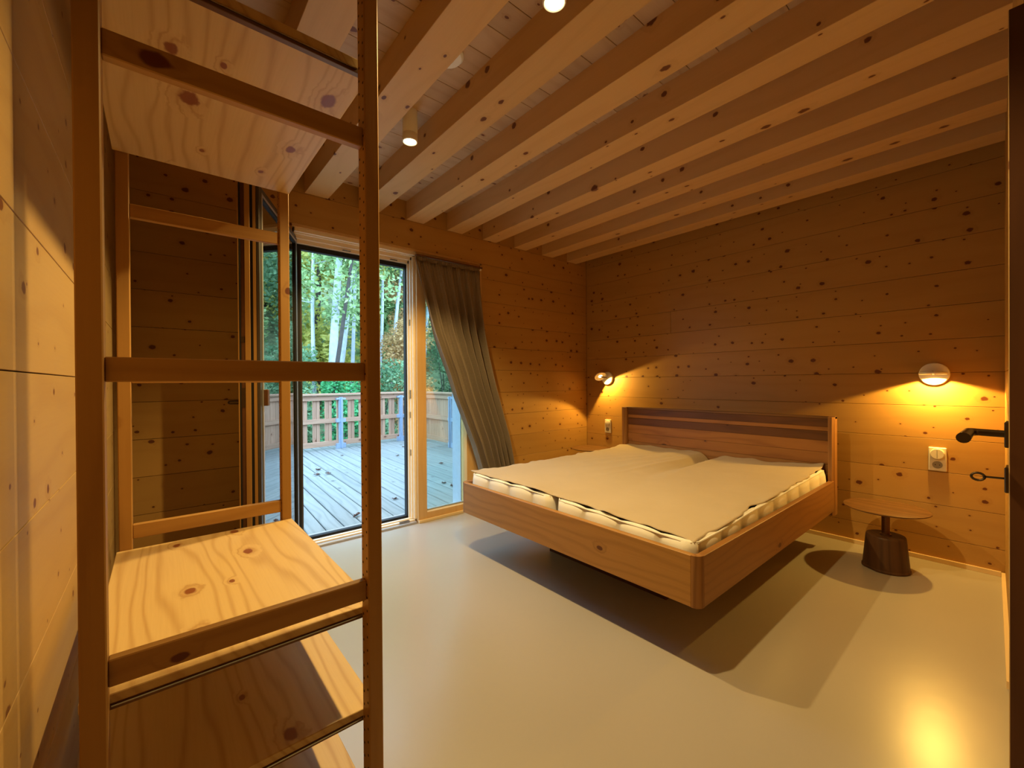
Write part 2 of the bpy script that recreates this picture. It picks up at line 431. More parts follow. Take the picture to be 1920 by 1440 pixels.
# baseboards
box('baseboard_back', -2.9, -0.045, YA - 0.015, YA, 0.0, 0.028, 'frame_larch_Y', kind='structure', ch=0.001)
mb = MB(); slab(mb, 2.4, YA - 0.016, 0.0, 0.028, t=0.016, dx=-0.015); mb.build('baseboard_right', 'frame_larch_Y', kind='structure')
box('baseboard_left', XB, XB + 0.015, OY1 + 0.005, YA - 0.016, 0.0, 0.028, 'frame_larch_Y', kind='structure', ch=0.001)
box('baseboard_front', XB + 0.02, XE, YC, YC + 0.015, 0.0, 0.028, 'frame_larch_Y', kind='structure', ch=0.001)

# ------------------------------------------------------------------ terrace door and fixed window
XF = XB - 0.005
d1 = MB()
# outer frame: stepped profile, each step further out and inwards
PY1 = 1.59
def step_ring(mb, off, x0, x1, ytop):
    mb.box(x0, x1, OY0 + 0.012, OY0 + 0.022 + off, 0.0, OZ - 0.015)
    mb.box(x0, x1, OY0 + 0.012, PY1, OZ - 0.02 - off, OZ - 0.017)
d1.box(XF - 0.13, XF - 0.092, OY0 + 0.002, OY0 + 0.04, 0.0, OZ - 0.018, 0.001)
d1.box(XF - 0.10, XF - 0.006, OY0 + 0.017, 1.62, OZ - 0.045, OZ - 0.018, 0.001)
door1 = d1.build('door_1', 'frame_pale', kind='structure')
for k, (xo, zt) in enumerate(((-0.028, 0.030), (-0.050, 0.056), (-0.072, 0.082))):
    box('frame_step', XF - 0.11, XF + xo, OY0 + 0.017, 1.62, OZ - zt - 0.018 - 0.004, OZ - zt + 0.008, 'frame_pale', door1, ch=0.001)
    box('frame_step', XF - 0.11, XF + xo, 1.612 - 0.013 * k - 0.010, 1.622 - 0.013 * k, 0.03, OZ - zt, 'frame_pale', door1, ch=0.001)
# threshold profile strips
for k, (xa, xb_, z1) in enumerate(((XF - 0.030, XF + 0.004, 0.016), (XF - 0.056, XF - 0.032, 0.026), (XF - 0.084, XF - 0.058, 0.036))):
    box('threshold_strip', xa, xb_, OY0 + 0.02, 1.61, -0.001, z1, 'frame_pale' if k else 'pale_aluminium', door1, ch=0.002)
g_ = MB()
XS = XF - 0.112
g_.box(XS - 0.02, XS + 0.02, OY0 + 0.03, 1.60, 2.096, 2.128)
g_.box(XS - 0.02, XS + 0.02, OY0 + 0.03, 1.60, 0.020, 0.052)
g_.box(XS - 0.02, XS + 0.02, 1.566, 1.595, 0.03, 2.12)
g_.box(XS + 0.004, XS + 0.03, OY0 + 0.02, OY0 + 0.066, 0.03, 2.12)
g_.build('rubber_seal', 'black_rubber', door1)
box('outer_jamb', XS - 0.03, XS + 0.003, OY0 + 0.02, OY0 + 0.083, 0.02, 2.13, 'dark_aluminium', door1, ch=0.001)
box('strike_plate', XF - 0.075, XF - 0.048, 1.585, 1.591, 1.02, 1.09, 'steel', door1, ch=0.001)
for z in (0.55, 1.62, 0.86): box('strike_plate', XF - 0.072, XF - 0.052, 1.586, 1.592, z, z + 0.05, 'steel', door1, ch=0.001)
box('sill_latch', XF - 0.045, XF - 0.025, 1.47, 1.56, 0.016, 0.030, 'steel', door1, ch=0.003)
for y in (1.05, 1.42): box('head_latch', XF - 0.06, XF - 0.045, y, y + 0.06, OZ - 0.103, OZ - 0.098, 'steel', door1, ch=0.001)

# swung-open leaf
ANG = math.radians(-25.3)
LW, LT, LZ0, LZ1 = 0.815, 0.100, 0.045, 2.170
leaf = empty('door_leaf', (XF - 0.076, 0.748, 0.0), ANG); leaf.parent = door1
# local: +x along leaf from hinge to free edge, y=0 outer (terrace) face, inner face at y=-LT
def fr(mb, x_in, y0, y1, ch=0.0, zin=None):
    zi = x_in if zin is None else zin
    mb.box(0.0, x_in, y0, y1, LZ0, LZ1, ch); mb.box(LW - x_in, LW, y0, y1, LZ0, LZ1, ch)
    mb.box(x_in, LW - x_in, y0, y1, LZ1 - zi, LZ1, ch); mb.box(x_in, LW - x_in, y0, y1, LZ0, LZ0 + zi, ch)
    return mb
fr(MB(), 0.030, -0.014, 0.0, 0.001).build('outer_frame', 'dark_aluminium', leaf)
b = MB(); 
for xx in (0.033, LW - 0.047): b.box(xx, xx + 0.014, -0.010, 0.004, LZ0 + 0.03, LZ1 - 0.03)
for zz in (LZ0 + 0.033, LZ1 - 0.047): b.box(0.033, LW - 0.033, -0.010, 0.004, zz, zz + 0.014)
b.build('glazing_bead', 'pale_aluminium', leaf)
b = MB()
for xx in (0.047,): b.box(xx, xx + 0.012, -0.010, 0.003, LZ0 + 0.04, LZ1 - 0.04)
for zz in (LZ0 + 0.047, LZ1 - 0.059): b.box(0.047, LW - 0.047, -0.010, 0.003, zz, zz + 0.012)
b.build('rubber_seal', 'black_rubber', leaf)
b = fr(MB(), 0.068, -0.030, -0.016); b.build('wood_frame', 'post_pine', leaf)
box('edge_groove', LW - 0.02, LW - 0.004, -0.044, -0.030, LZ0, LZ1, 'black_rubber', leaf)
b = fr(MB(), 0.085, -0.068, -0.044, 0.001); b.build('wood_frame', 'post_pine', leaf)
box('lock_strip', LW - 0.022, LW - 0.006, -0.088, -0.068, LZ0, LZ1, 'brown_metal', leaf)
b = MB().box(0.0, 0.09, -0.088, -0.068, LZ0, LZ1); b.box(LW - 0.10, LW - 0.022, -0.088, -0.068, LZ0, LZ1)
b.box(0.09, LW - 0.10, -0.088, -0.068, LZ1 - 0.1, LZ1).box(0.09, LW - 0.10, -0.088, -0.068, LZ0, LZ0 + 0.1)
b.build('wood_core', 'post_pine', leaf)
fr(MB(), 0.09, -0.100, -0.094, 0.001).build('wood_lip', 'post_pine', leaf)
fr(MB(), 0.088, -0.094, -0.088).build('rubber_seal', 'black_rubber', leaf)
box('lock_case', LW - 0.008, LW - 0.002, -0.088, -0.069, 1.03, 1.13, 'bronze', leaf)
box('latch_bolt', LW - 0.010, LW - 0.001, -0.086, -0.072, 1.36, 1.39, 'bronze', leaf)
for y0 in (-0.012, -0.044): MB().box(0.045, LW - 0.045, y0, y0 + 0.004, LZ0 + 0.045, LZ1 - 0.045).build('glass_pane', 'coated_glass', leaf)
MB().box(LW - 0.066, LW - 0.036, 0.004, 0.024, 1.035, 1.12, 0.002).build('pull_grip', 'brown_metal', leaf)
h_ = MB().box(LW - 0.065, LW - 0.03, -0.110, -0.100, 1.00, 1.115, 0.004)
h_.tube([(LW - 0.047, -0.108, 1.055), (LW - 0.047, -0.150, 1.055), (LW - 0.055, -0.158, 1.055), (LW - 0.16, -0.160, 1.055)], 0.010, 12)
h_.build('door_handle', 'bronze', leaf, smooth=True)

# mullion post + fixed window
mp = MB().box(XB - 0.10, XB - 0.004, 1.622, 1.703, 0.0, OZ - 0.018, 0.002)
mp.build('mullion', 'frame_larch_Z', door1)
wn1 = MB()
wn1.box(XB - 0.10, XB - 0.008, 1.703, 2.256, 0.0, 0.072, 0.002)
wn1.box(XB - 0.10, XB - 0.008, 1.703, 2.256, OZ - 0.085, OZ - 0.018, 0.002)
wn1.box(XB - 0.10, XB - 0.008, 2.105, 2.256, 0.072, OZ - 0.085, 0.002)
win = wn1.build('window_1', 'frame_larch_Z', kind='structure')
for xx in (XB - 0.050, XB - 0.075): MB().box(xx, xx + 0.004, 1.700, 2.11, 0.070, OZ - 0.08).build('glass_pane', 'pane_glass', win)
b = MB().box(XB - 0.072, XB - 0.052, 1.703, 1.709, 0.07, OZ - 0.085).box(XB - 0.072, XB - 0.052, 1.70, 2.1, 0.072, 0.082)
b.build('spacer_bar', 'pale_aluminium', win)
box('sill_step', XB - 0.006, XB + 0.012, 1.62, 2.256, 0.0, 0.022, 'frame_larch_Y', win, ch=0.002)
# exterior white reveal and cladding of the house
mb = MB().box(XB - 0.33, XB - 0.19, 2.155, 2.33, -0.02, 2.6)
mb.box(XB - 0.33, XB - 0.22, 2.33, YA + 3.0, -0.02, 3.0).box(XB - 0.33, XB - 0.22, -4.0, 0.62, -0.02, 3.0).box(XB - 0.33, XB - 0.22, 0.62, 2.33, 2.26, 3.0)
mb.build('trim_1', 'white_cladding', kind='structure')

# ------------------------------------------------------------------ curtain and rail
KL = [(2.145, 1.588), (1.858, 1.653), (1.575, 1.723), (1.381, 1.791), (1.227, 1.851), (1.024, 1.912), (0.862, 1.975), (0.745, 2.017), (0.577, 2.082), (0.40, 2.143), (0.2, 2.19), (0.02, 2.215)]
KR = [(2.145, 2.212), (1.896, 2.222), (1.583, 2.236), (1.398, 2.262), (1.134, 2.320), (0.888, 2.385), (0.662, 2.445), (0.433, 2.495), (0.2, 2.54), (0.02, 2.56)]
def lerp(tab, z):
    for (a, ya), (b_, yb) in zip(tab, tab[1:]):
        if z >= b_: 
            q = (z - b_) / (a - b_); return yb + (ya - yb) * q
    return tab[-1][1]
def curt(u, v):
    z = 2.145 - v * 2.125
    yl, yr = lerp(KL, z), lerp(KR, z)
    y = yl + (yr - yl) * u
    p = u * 2 * PI * 6.4 + 0.9 * math.sin(u * 9 + 0.6) + 0.5 * math.sin(v * 2.2 + u * 4)
    amp = 0.012 + 0.036 * min(1, v * 3.0)
    x = -3.095 + 0.10 * min(1, v * 1.4) ** 1.4 + amp * math.copysign(abs(math.sin(p)) ** 0.75, math.sin(p)) + 0.012 * math.sin(p * 2.1 + 1.7 + v) * min(1, v * 4)
    if v < 0.10:
        k = (0.10 - v) / 0.10
        x += 0.006 * k * math.sin(u * 2 * PI * 34 + math.sin(u * 13))
    y += 0.012 * math.cos(p) * min(1, v * 3)
    return (x, y, z)
me = grid_mesh('curtain', curt, 260, 60)
cu = link('curtain', me, 'linen', smooth=True, ang=180)
sm = cu.modifiers.new('s', 'SOLIDIFY'); sm.thickness = 0.0015
tag(cu, 'floor-length taupe linen curtain pulled aside, bunched between the glass and the bed', 'curtain')
def tape(u, v):
    y = 1.588 + 0.624 * u
    return (-3.090 + 0.006 * math.sin(u * 2 * PI * 34 + math.sin(u * 13)) + 0.002 * math.sin(v * PI), y, 2.172 - 0.030 * v)
me = grid_mesh('heading_tape', tape, 200, 3); ht = link('heading_tape', me, 'linen', cu, smooth=True, ang=180)
cr = MB().box(-3.118, -3.086, 1.60, 2.255, 2.176, 2.190, 0.002).build('curtain_rail', 'brown_metal')
tag(cr, 'slim curtain rail under the head of the window opening', 'curtain rail')
MB().tube([(-3.102, 2.228, 2.168), (-3.102, 2.246, 2.168)], 0.010, 12).build('end_stop', 'white_plastic', cr, smooth=True)

# ------------------------------------------------------------------ shelf unit
SY0, SY1 = -0.106, 0.4185
POST_Y = 0.0345
shelf = empty('shelf_unit', (-1.485, 0.156, 0.0))
tag(shelf, 'tall open untreated pine shelf rack with two ladder sides, standing by the left wall', 'shelf')
sx, sy = -1.485, 0.156
def holes(mb, x, ys, zs_, nrm):
    for y in ys:
        for z in zs_:
            mb.box(x - 0.0022, x + 0.0022, y - 0.0005, y + 0.0005, z - 0.0024, z + 0.0024)
RZ = [(0.085, 0.130), (0.622, 0.670), (1.155, 1.199), (1.722, 1.769), (2.10, 2.148)]
def ladder(x0, x1):
    """x0 = far face, x1 = near face"""
    lad = empty('side_frame', (0, 0, 0)); lad.parent = shelf
    X0, X1 = x0 - sx, x1 - sx
    for a, b_ in ((SY0 - sy, SY0 + POST_Y - sy), (SY1 - POST_Y - sy, SY1 - sy)):
        MB().box(X0, X1, a, b_, 0.0, 2.26, 0.0022).build('post', 'post_pine', lad)
    for z0, z1 in RZ:
        MB().box(X0 + 0.010, X1 - 0.012, SY0 + POST_Y - sy, SY1 - POST_Y - sy, z0, z1, 0.002).build('rung', 'rail_pine', lad)
    hb = MB()
    for yy in (SY1 - POST_Y - sy,):
        z = 0.10
        while z < 2.2:
            holes(hb, X0 + 0.010, (yy,), (z,), 0); holes(hb, X1 - 0.010, (yy,), (z + 0.016,), 0)
            z += 0.032
    h = hb.build('peg_holes', 'hole', lad, kind='stuff')
    return lad
ladder(-1.044, -1.000); ladder(-1.969, -1.925)
def board(zt, th=0.018, x0=-1.922, x1=-1.047):
    bd = MB().box(x0 - sx, x1 - sx, SY0 - 0.006 - sy, SY1 - sy, zt - th, zt, 0.0015).build('shelf_board', 'shelf_pine', shelf)
    # metal stiffeners folded under both short ends
    for xa, xb_ in ((x1 - 0.016, x1 + 0.000),):
        q = MB().box(xa - sx, xb_ - sx, SY0 + 0.01 - sy, SY1 - 0.01 - sy, zt - th - 0.011, zt - th, 0.001)
        q.build('end_bar', 'brown_metal', bd)
    q = MB().box(x1 - sx - 0.001, x1 - sx + 0.003, SY0 + 0.036 - sy, SY1 - 0.036 - sy, zt - th - 0.004, zt - th - 0.0015); q.build('metal_strip', 'steel', bd)
    return bd
board(1.955, 0.024); board(0.592); board(0.335); board(0.062)
MB().box(-1.56 - sx, -1.10 - sx, SY0 + 0.05 - sy, SY0 + 0.052 - sy, 0.1, 0.11).build('tension_wire', 'steel', shelf)

# ------------------------------------------------------------------ bed
BX0, BX1, BY0, BY1 = -2.430, -0.772, 1.580, 3.500
BZ0, BZ1 = 0.268, 0.471
bed = empty('double_bed', ((BX0 + BX1) / 2, (BY0 + BY1) / 2, 0.0))
tag(bed, 'wide low oak bed frame with floating rounded sides and a slatted headboard', 'bed')
bx, by = bed.location.x, bed.location.y
R_ = 0.035; T_ = 0.028
def corner(mb, cx, cy, a0, a1, n=8):
    poly = [(cx + R_ * math.cos(a0 + (a1 - a0) * i / n), cy + R_ * math.sin(a0 + (a1 - a0) * i / n)) for i in range(n + 1)]
    poly += [(cx + (R_ - T_) * math.cos(a1 + (a0 - a1) * i / n), cy + (R_ - T_) * math.sin(a1 + (a0 - a1) * i / n)) for i in range(n + 1)]
    mb.prism(poly, BZ0, BZ1); return mb
def rel(x0, x1, y0, y1): return x0 - bx, x1 - bx, y0 - by, y1 - by
hz = (BZ1 - BZ0)
def rail(nm, x0, x1, y0, y1, mat):
    a = rel(x0, x1, y0, y1)
    r_ = MB().box(*a, BZ0, BZ1, 0.002).build(nm, mat, bed); return r_
rail('footboard', BX0 + R_, BX1 - R_, BY0, BY0 + T_, 'bed_oak_X')
rail('side_rail', BX1 - T_, BX1, BY0 + R_, BY1, 'bed_oak_Y')
rail('side_rail', BX0, BX0 + T_, BY0 + R_, BY1, 'bed_oak_Y')
corner(MB(), BX1 - R_ - bx, BY0 + R_ - by, -PI / 2, 0).build('corner_block', 'bed_oak_Z', bed, smooth=True)
corner(MB(), BX0 + R_ - bx, BY0 + R_ - by, -PI, -PI / 2).build('corner_block', 'bed_oak_Z', bed, smooth=True)
MB().box(*rel(BX0 + T_, BX1 - T_, BY0 + T_, BY1 - 0.05), BZ0 + 0.03, BZ0 + 0.055).build('slat_base', 'bed_oak_X', bed)
MB().box(*rel(BX0 + 0.40, BX1 - 0.40, BY0 + 0.45, BY1 - 0.15), 0.0, BZ0 + 0.03).build('plinth', 'backing', bed)
hb = MB().box(*rel(BX0 - 0.012, BX1 + 0.0, BY1 - 0.004, BY1 + 0.022), 0.24, 0.868, 0.001).build('headboard', 'bed_walnut', bed)
zz = [0.26, 0.40, 0.505, 0.575, 0.655, 0.735, 0.800, 0.830, 0.885]
for i, (z0, z1) in enumerate(zip(zz, zz[1:])):
    th = 0.010 if i < 6 else 0.004
    MB().box(*rel(BX0 + 0.028, BX1 - 0.030, BY1 - 0.012 - (0.004 if i % 2 else 0.0), BY1 + 0.004), z0, z1 - 0.0008, 0.001).build('stave', ('bed_walnut_dark', 'bed_walnut', 'bed_walnut', 'bed_walnut_light', 'bed_walnut_light', 'bed_walnut_dark', 'bed_walnut_light', 'bed_walnut_dark')[i], hb)
MB().box(*rel(BX0 - 0.014, BX1 + 0.004, BY1 - 0.020, BY1 + 0.024), 0.885, 0.903, 0.002).build('top_rail', 'bed_walnut', hb)
for x0, x1 in ((BX0 - 0.014, BX0 + 0.030), (BX1 - 0.030, BX1 + 0.004)):
    a = rel(x0, x1, BY1 - 0.055, BY1 + 0.024)
    MB().prism([(a[0], a[3]), (a[1], a[3]), (a[1], a[2] + 0.02), (a[1] - 0.012, a[2]), (a[0], a[2])], 0.24, 0.900).build('headboard_post', 'bed_oak_Z', bed)

# mattresses (two, side by side), quilted borders
XM = (BX0 + BX1) / 2
def hcover(x, y):
    # base height: left half higher at the foot, right half sagging to its front corner
    fx = (x - BX0) / (BX1 - BX0); fy = (y - BY0) / (BY1 - BY0)
    z = 0.542 + 0.004 * fy + 0.010 * fx * fy - 0.055 * max(0, fx - 0.35) * (1 - fy)
    # hollow between the mattresses, deepest at the head
    vx = (x - (XM + 0.09 * (1 - fy))) 
    z -= (0.062 * max(0.0, fy - 0.35) ** 1.1) * math.exp(-(vx / 0.055) ** 2) * 1.6
    z -= 0.012 * fy * math.exp(-(vx / 0.22) ** 2)
    # soft folds fanning out of the hollow
    for k, (dx, wd_, am) in enumerate(((-0.14, 0.03, 0.006), (-0.25, 0.035, 0.005), (-0.36, 0.04, 0.004), (0.13, 0.03, 0.004), (-0.07, 0.02, 0.006))):
        c0 = XM + dx * (0.4 + 1.8 * (1 - fy)) 
        z += 1.7 * am * math.exp(-((x - c0) / wd_) ** 2) * max(0, min(1, (fy - 0.25) * 3))
    z += 0.006 * mnoise.noise(Vector((x * 3, y * 3, 0))) + 0.0022 * mnoise.noise(Vector((x * 9, y * 9, 4)))
    return z
def mattress(x0, x1, label):
    y0, y1 = BY0 + T_ + 0.016, BY1 - 0.036
    z0, z1 = BZ0 + 0.060, 0.515
    W, L = x1 - x0, y1 - y0
    per = []
    n = 420
    def outline(s):
        # rounded rectangle walked by arclength
        r = 0.05; a, b_ = W / 2 - r, L / 2 - r
        segs = [(2 * b_, lambda t: (W / 2, -b_ + t, 1, 0)), (r * PI / 2, None), (2 * a, lambda t: (a - t, L / 2, 0, 1)), (r * PI / 2, None),
                (2 * b_, lambda t: (-W / 2, b_ - t, -1, 0)), (r * PI / 2, None), (2 * a, lambda t: (-a + t, -L / 2, 0, -1)), (r * PI / 2, None)]
        cs = [None, (a, b_, 0), None, (-a, b_, PI / 2), None, (-a, -b_, PI), None, (a, -b_, 1.5 * PI)]
        tot = sum(q[0] for q in segs); t = s * tot
        for i, (ln, fn) in enumerate(segs):
            if t <= ln or i == 7:
                if fn: return fn(t) + (t + i,)
                cx, cy, a0 = cs[i]; an = a0 + t / r
                return (cx + r * math.cos(an), cy + r * math.sin(an), math.cos(an), math.sin(an), t + i)
            t -= ln
    bm = bmesh.new()
    prof = [(0.0, -0.0), (0.012, 0.12), (0.018, 0.35), (0.019, 0.6), (0.015, 0.82), (0.004, 0.965), (-0.012, 1.0)]
    rings = []
    cx, cy = (x0 + x1) / 2, (y0 + y1) / 2
    tot = 2 * (W + L)
    for bo, hz_ in prof:
        ring = []
        for k in range(n):
            px, py, nx, ny, _ = outline(k / n)
            ph = k / n * tot / 0.21 * PI
            puck = abs(math.sin(ph)) ** 0.55
            o = (bo + 0.004) * (0.15 + 0.85 * puck) - 0.012 if bo > 0.0 else bo - 0.012
            if hz_ > 0.9: o = bo - 0.010 + 0.004 * puck
            zt = hcover(cx + px * 0.97, cy + py * 0.985) - 0.0065
            zz_ = z0 + (zt - z0) * hz_ - 0.012 * (1 - puck) * (1 if hz_ > 0.5 else 0)
            ring.append(bm.verts.new((px + nx * o, py + ny * o, zz_)))
        rings.append(ring)
    for A_, B_ in zip(rings, rings[1:]):
        for k in range(n): bm.faces.new((A_[k], A_[(k + 1) % n], B_[(k + 1) % n], B_[k]))
    inner = [bm.verts.new((v.co.x * 0.94, v.co.y * 0.96, 0.47)) for v in rings[-1]]
    for k in range(n): bm.faces.new((rings[-1][k], rings[-1][(k + 1) % n], inner[(k + 1) % n], inner[k]))
    bm.faces.new(inner); bm.faces.new(list(reversed(rings[0])))
    me = D.meshes.new('mattress'); bm.to_mesh(me); bm.free()
    o = link('mattress', me, 'ticking', loc=(cx, cy, 0), smooth=True, ang=60)
    tag(o, label, 'mattress')
    # label seam piping along the top edge
    pts = [(outline(k / 120)[0] * 0.992, outline(k / 120)[1] * 0.996, hcover(cx + outline(k / 120)[0] * 0.97, cy + outline(k / 120)[1] * 0.985) - 0.014) for k in range(121)]
    MB().tube(pts, 0.004, 6, cap=False).build('piping', 'ticking', o, smooth=True)
XM = (BX0 + BX1) / 2
mattress(BX0 + T_ + 0.017, XM - 0.012, 'white quilted mattress in the left half of the bed, window side')
mattress(XM + 0.012, BX1 - T_ - 0.017, 'white quilted mattress in the right half of the bed, side table side')

# cover lying over both
CX0, CX1, CY0, CY1 = BX0 + 0.042, BX1 - 0.054, BY0 + 0.066, BY1 - 0.022
NU, NV = 150, 170
def edgewave(s, k):
    return mnoise.noise(Vector((s * 5.5, k * 7.7, 0.3))) + 0.5 * mnoise.noise(Vector((s * 13, k * 3.1, 2.0)))
def cover(u, v):
    e = 0.035
    x = CX0 + (CX1 - CX0) * u; y = CY0 + (CY1 - CY0) * v
    # scalloped outline
    df = max(0, 1 - v / e * 0.9) if v < e else 0; db = max(0, 1 - (1 - v) / e) if v > 1 - e else 0
    dl = max(0, 1 - u / e) if u < e else 0; dr = max(0, 1 - (1 - u) / e) if u > 1 - e else 0
    z = hcover(x, y)
    wf, wl_, wr, wb_ = edgewave(x, 1), edgewave(y, 2), edgewave(y, 3), edgewave(x, 4)
    y -= 0.036 * wf * df; x -= 0.018 * wl_ * dl; x += 0.030 * wr * dr; y += 0.004 * wb_ * db
    z += df * (-0.005 + 0.030 * max(0, wf)) + dl * (-0.006 + 0.018 * wl_) + dr * (-0.005 + 0.025 * max(0, wr)) + db * (0.002 + 0.014 * wb_)
    # crumpled lift at the head end corner beside the table, and the front right corner
    d = math.hypot(x - CX1, y - CY1); z += 0.030 * math.exp(-(d / 0.07) ** 2)
    
    d = math.hypot(x - CX0, y - CY1); z += 0.010 * math.exp(-(d / 0.10) ** 2)
    return (x, y, z)
me = grid_mesh('bed_cover', cover, NU, NV)
cv = link('bed_cover', me, 'cover_cloth', smooth=True, ang=180)
cv.modifiers.new('s', 'SOLIDIFY').thickness = 0.004
tag(cv, 'plain beige fleece cover spread over both mattresses, its hem wavy', 'bed cover')

# ------------------------------------------------------------------ side tables
def side_table(x, y, ztop, label):
    t_ = empty('side_table', (x, y, 0)); tag(t_, label, 'side table')
    MB().lathe([(0, ztop - 0.010), (0.196, ztop - 0.010), (0.203, ztop - 0.006), (0.203, ztop - 0.001), (0.200, ztop), (0, ztop)], 64).build('table_top', 'table_walnut', t_, smooth=True)
    MB().lathe([(0, 0.17), (0.020, 0.17), (0.020, ztop - 0.012), (0.032, ztop - 0.0105), (0, ztop - 0.0105)], 24).build('pole', 'brown_metal', t_, smooth=True)
    MB().lathe([(0, 0.200), (0.027, 0.200), (0.027, 0.212), (0.021, 0.214), (0, 0.214)], 24).build('collar', 'brown_metal', t_, smooth=True)
    # heavy turned foot: drum with one crease (a sawn flat), flaring downwards
    bm = bmesh.new(); rings = []
    n = 48
    def rad(a, f):
        r = 0.094 + 0.018 * (1 - f)
        da = (a - math.radians(236) + PI) % (2 * PI) - PI
        flat = r * 0.93 / max(0.2, math.cos(da)) if abs(da) < 0.9 else 9
        return min(r, flat)
    for f, k in ((0.0, 0.99), (0.02, 1.03), (0.06, 1.035), (0.08, 1.0), (0.5, 1.0), (0.96, 1.0), (1.0, 0.97)):
        rings.append([bm.verts.new((rad(2 * PI * i / n, f) * k * math.cos(2 * PI * i / n), rad(2 * PI * i / n, f) * k * math.sin(2 * PI * i / n), 0.205 * f)) for i in range(n)])
    for A_, B_ in zip(rings, rings[1:]):
        for i in range(n): bm.faces.new((A_[i], A_[(i + 1) % n], B_[(i + 1) % n], B_[i]))
    bm.faces.new(list(reversed(rings[0]))); bm.faces.new(rings[-1])
    me = D.meshes.new('foot_block'); bm.to_mesh(me); bm.free()
    link('foot_block', me, 'block_wood', t_, smooth=True, ang=18)
side_table(-0.500, 3.385, 0.372, 'low round dark wooden side table on a drum foot, below the right wall lamp')
side_table(-2.850, 3.470, 0.455, 'round dark wooden side table mostly hidden behind the bed, in the corner')

# ------------------------------------------------------------------ wall lamps
def aim(v):
    return Vector(v).normalized().to_track_quat('-Z', 'Y')
def spot_light(name, parent, loc, direction, power, col, size_deg, blend, radius):
    ld = D.lights.new(name, 'SPOT'); ld.energy = power; ld.color = col; ld.spot_size = math.radians(size_deg)
    ld.spot_blend = blend; ld.shadow_soft_size = radius
    o = D.objects.new(name, ld); COL.objects.link(o); o.parent = parent; o.location = loc
    o.rotation_mode = 'QUATERNION'; o.rotation_quaternion = aim(direction)
    return o
def wall_lamp(x, z, hoff, direction, label):
    la = empty('wall_lamp', (x, YA, z)); tag(la, label, 'lamp', 'white round reading lamps on the bed wall')
    R = Matrix.Rotation(math.radians(90), 4, 'X')
    MB().lathe([(0, 0.0), (0.070, 0.0), (0.070, 0.016), (0.066, 0.021), (0, 0.022)], 48, mat=R).build('wall_plate', 'white_paint', la, smooth=True)
    q = aim(direction)
    hd = Vector(hoff)
    mat = Matrix.Translation(hd) @ q.to_matrix().to_4x4()
    # dish head: opens towards -Z local
    MB().lathe([(0, 0.010), (0.050, 0.009), (0.062, 0.005), (0.064, -0.006), (0.061, -0.007), (0.056, 0.000), (0, 0.001)], 48, mat=mat).build('lamp_head', 'white_paint', la, smooth=True)
    m2 = mat @ Matrix.Translation((0, 0, -0.0005))
    MB().lathe([(0, -0.001), (0.020, -0.001), (0.020, 0.001), (0, 0.001)], 32, mat=m2).build('led_disc', 'led_reading', la, smooth=True)
    MB().tube([(0, -0.025, 0.0), hd * 0.5 + Vector((0, -0.012, 0)), hd + q @ Vector((0, 0, 0.006))], 0.009, 12).build('swivel_arm', 'steel', la, smooth=True)
    spot_light('lamp_light', la, hd + q @ Vector((0, 0, -0.010)), direction, READ_W, READ_COL, 147, 0.12, 0.014)
    return la
wall_lamp(-0.319, 1.182, (0.0, -0.088, 0.004), (0.0, -0.06, -1.0), 'white round reading lamp with its head level, above the double socket on the right')
wall_lamp(-2.835, 1.185, (-0.035, -0.085, 0.020), (0.57, -0.34, -0.75), 'white round reading lamp tilted to show its bulb, in the corner left of the headboard')

# ------------------------------------------------------------------ sockets
def socket(x0, x1, z0, z1, label, dimmer=True):
    s = empty('wall_socket', ((x0 + x1) / 2, YA, (z0 + z1) / 2)); tag(s, label, 'socket')
    w_, h_ = (x1 - x0) / 2, (z1 - z0) / 2
    MB().box(-w_, w_, -0.014, 0.0, -h_, h_, 0.004).build('cover_frame', 'white_plastic', s)
    R = Matrix.Rotation(math.radians(90), 4, 'X')
    r = w_ * 0.80
    def at(z, y=-0.004): return Matrix.Translation((0, y, z)) @ R
    MB().lathe([(0, 0.009), (r, 0.009), (r, 0.026 if dimmer else 0.016), (r * 0.9, 0.029 if dimmer else 0.018), (0, 0.029 if dimmer else 0.018)], 32, mat=at(h_ * 0.47)).build('rotary_switch' if dimmer else 'socket_insert', 'white_plastic', s, smooth=True)
    if dimmer: MB().box(-0.0012, 0.0012, -0.0345, -0.024, h_ * 0.47 - r * 0.75, h_ * 0.47 + r * 0.75).build('rocker_groove', 'grey_plastic', s)
    MB().lathe([(r * 0.78, 0.0125), (r, 0.0125), (r * 0.98, 0.0095), (r, 0.009), (r * 0.78, 0.009), (r * 0.72, 0.0105), (0, 0.0105)], 32, mat=at(-h_ * 0.47)).build('socket_ring', 'white_plastic', s, smooth=True)
    MB().lathe([(0, 0.0108), (r * 0.70, 0.0108)], 32, mat=at(-h_ * 0.47)).build('socket_well', 'grey_plastic', s)
    for dx in (-0.0095, 0.0095):
        MB().lathe([(0, 0.0114), (0.0027, 0.0114), (0.0027, 0.0106)], 12, mat=Matrix.Translation((dx, 0, 0)) @ at(-h_ * 0.47)).build('contact_hole', 'hole', s)
socket(-0.346, -0.264, 0.574, 0.722, 'cream double wall fitting, rotary switch over socket, beside the low side table')
socket(-2.872, -2.792, 0.590, 0.737, 'small cream double wall socket left of the headboard', dimmer=False)

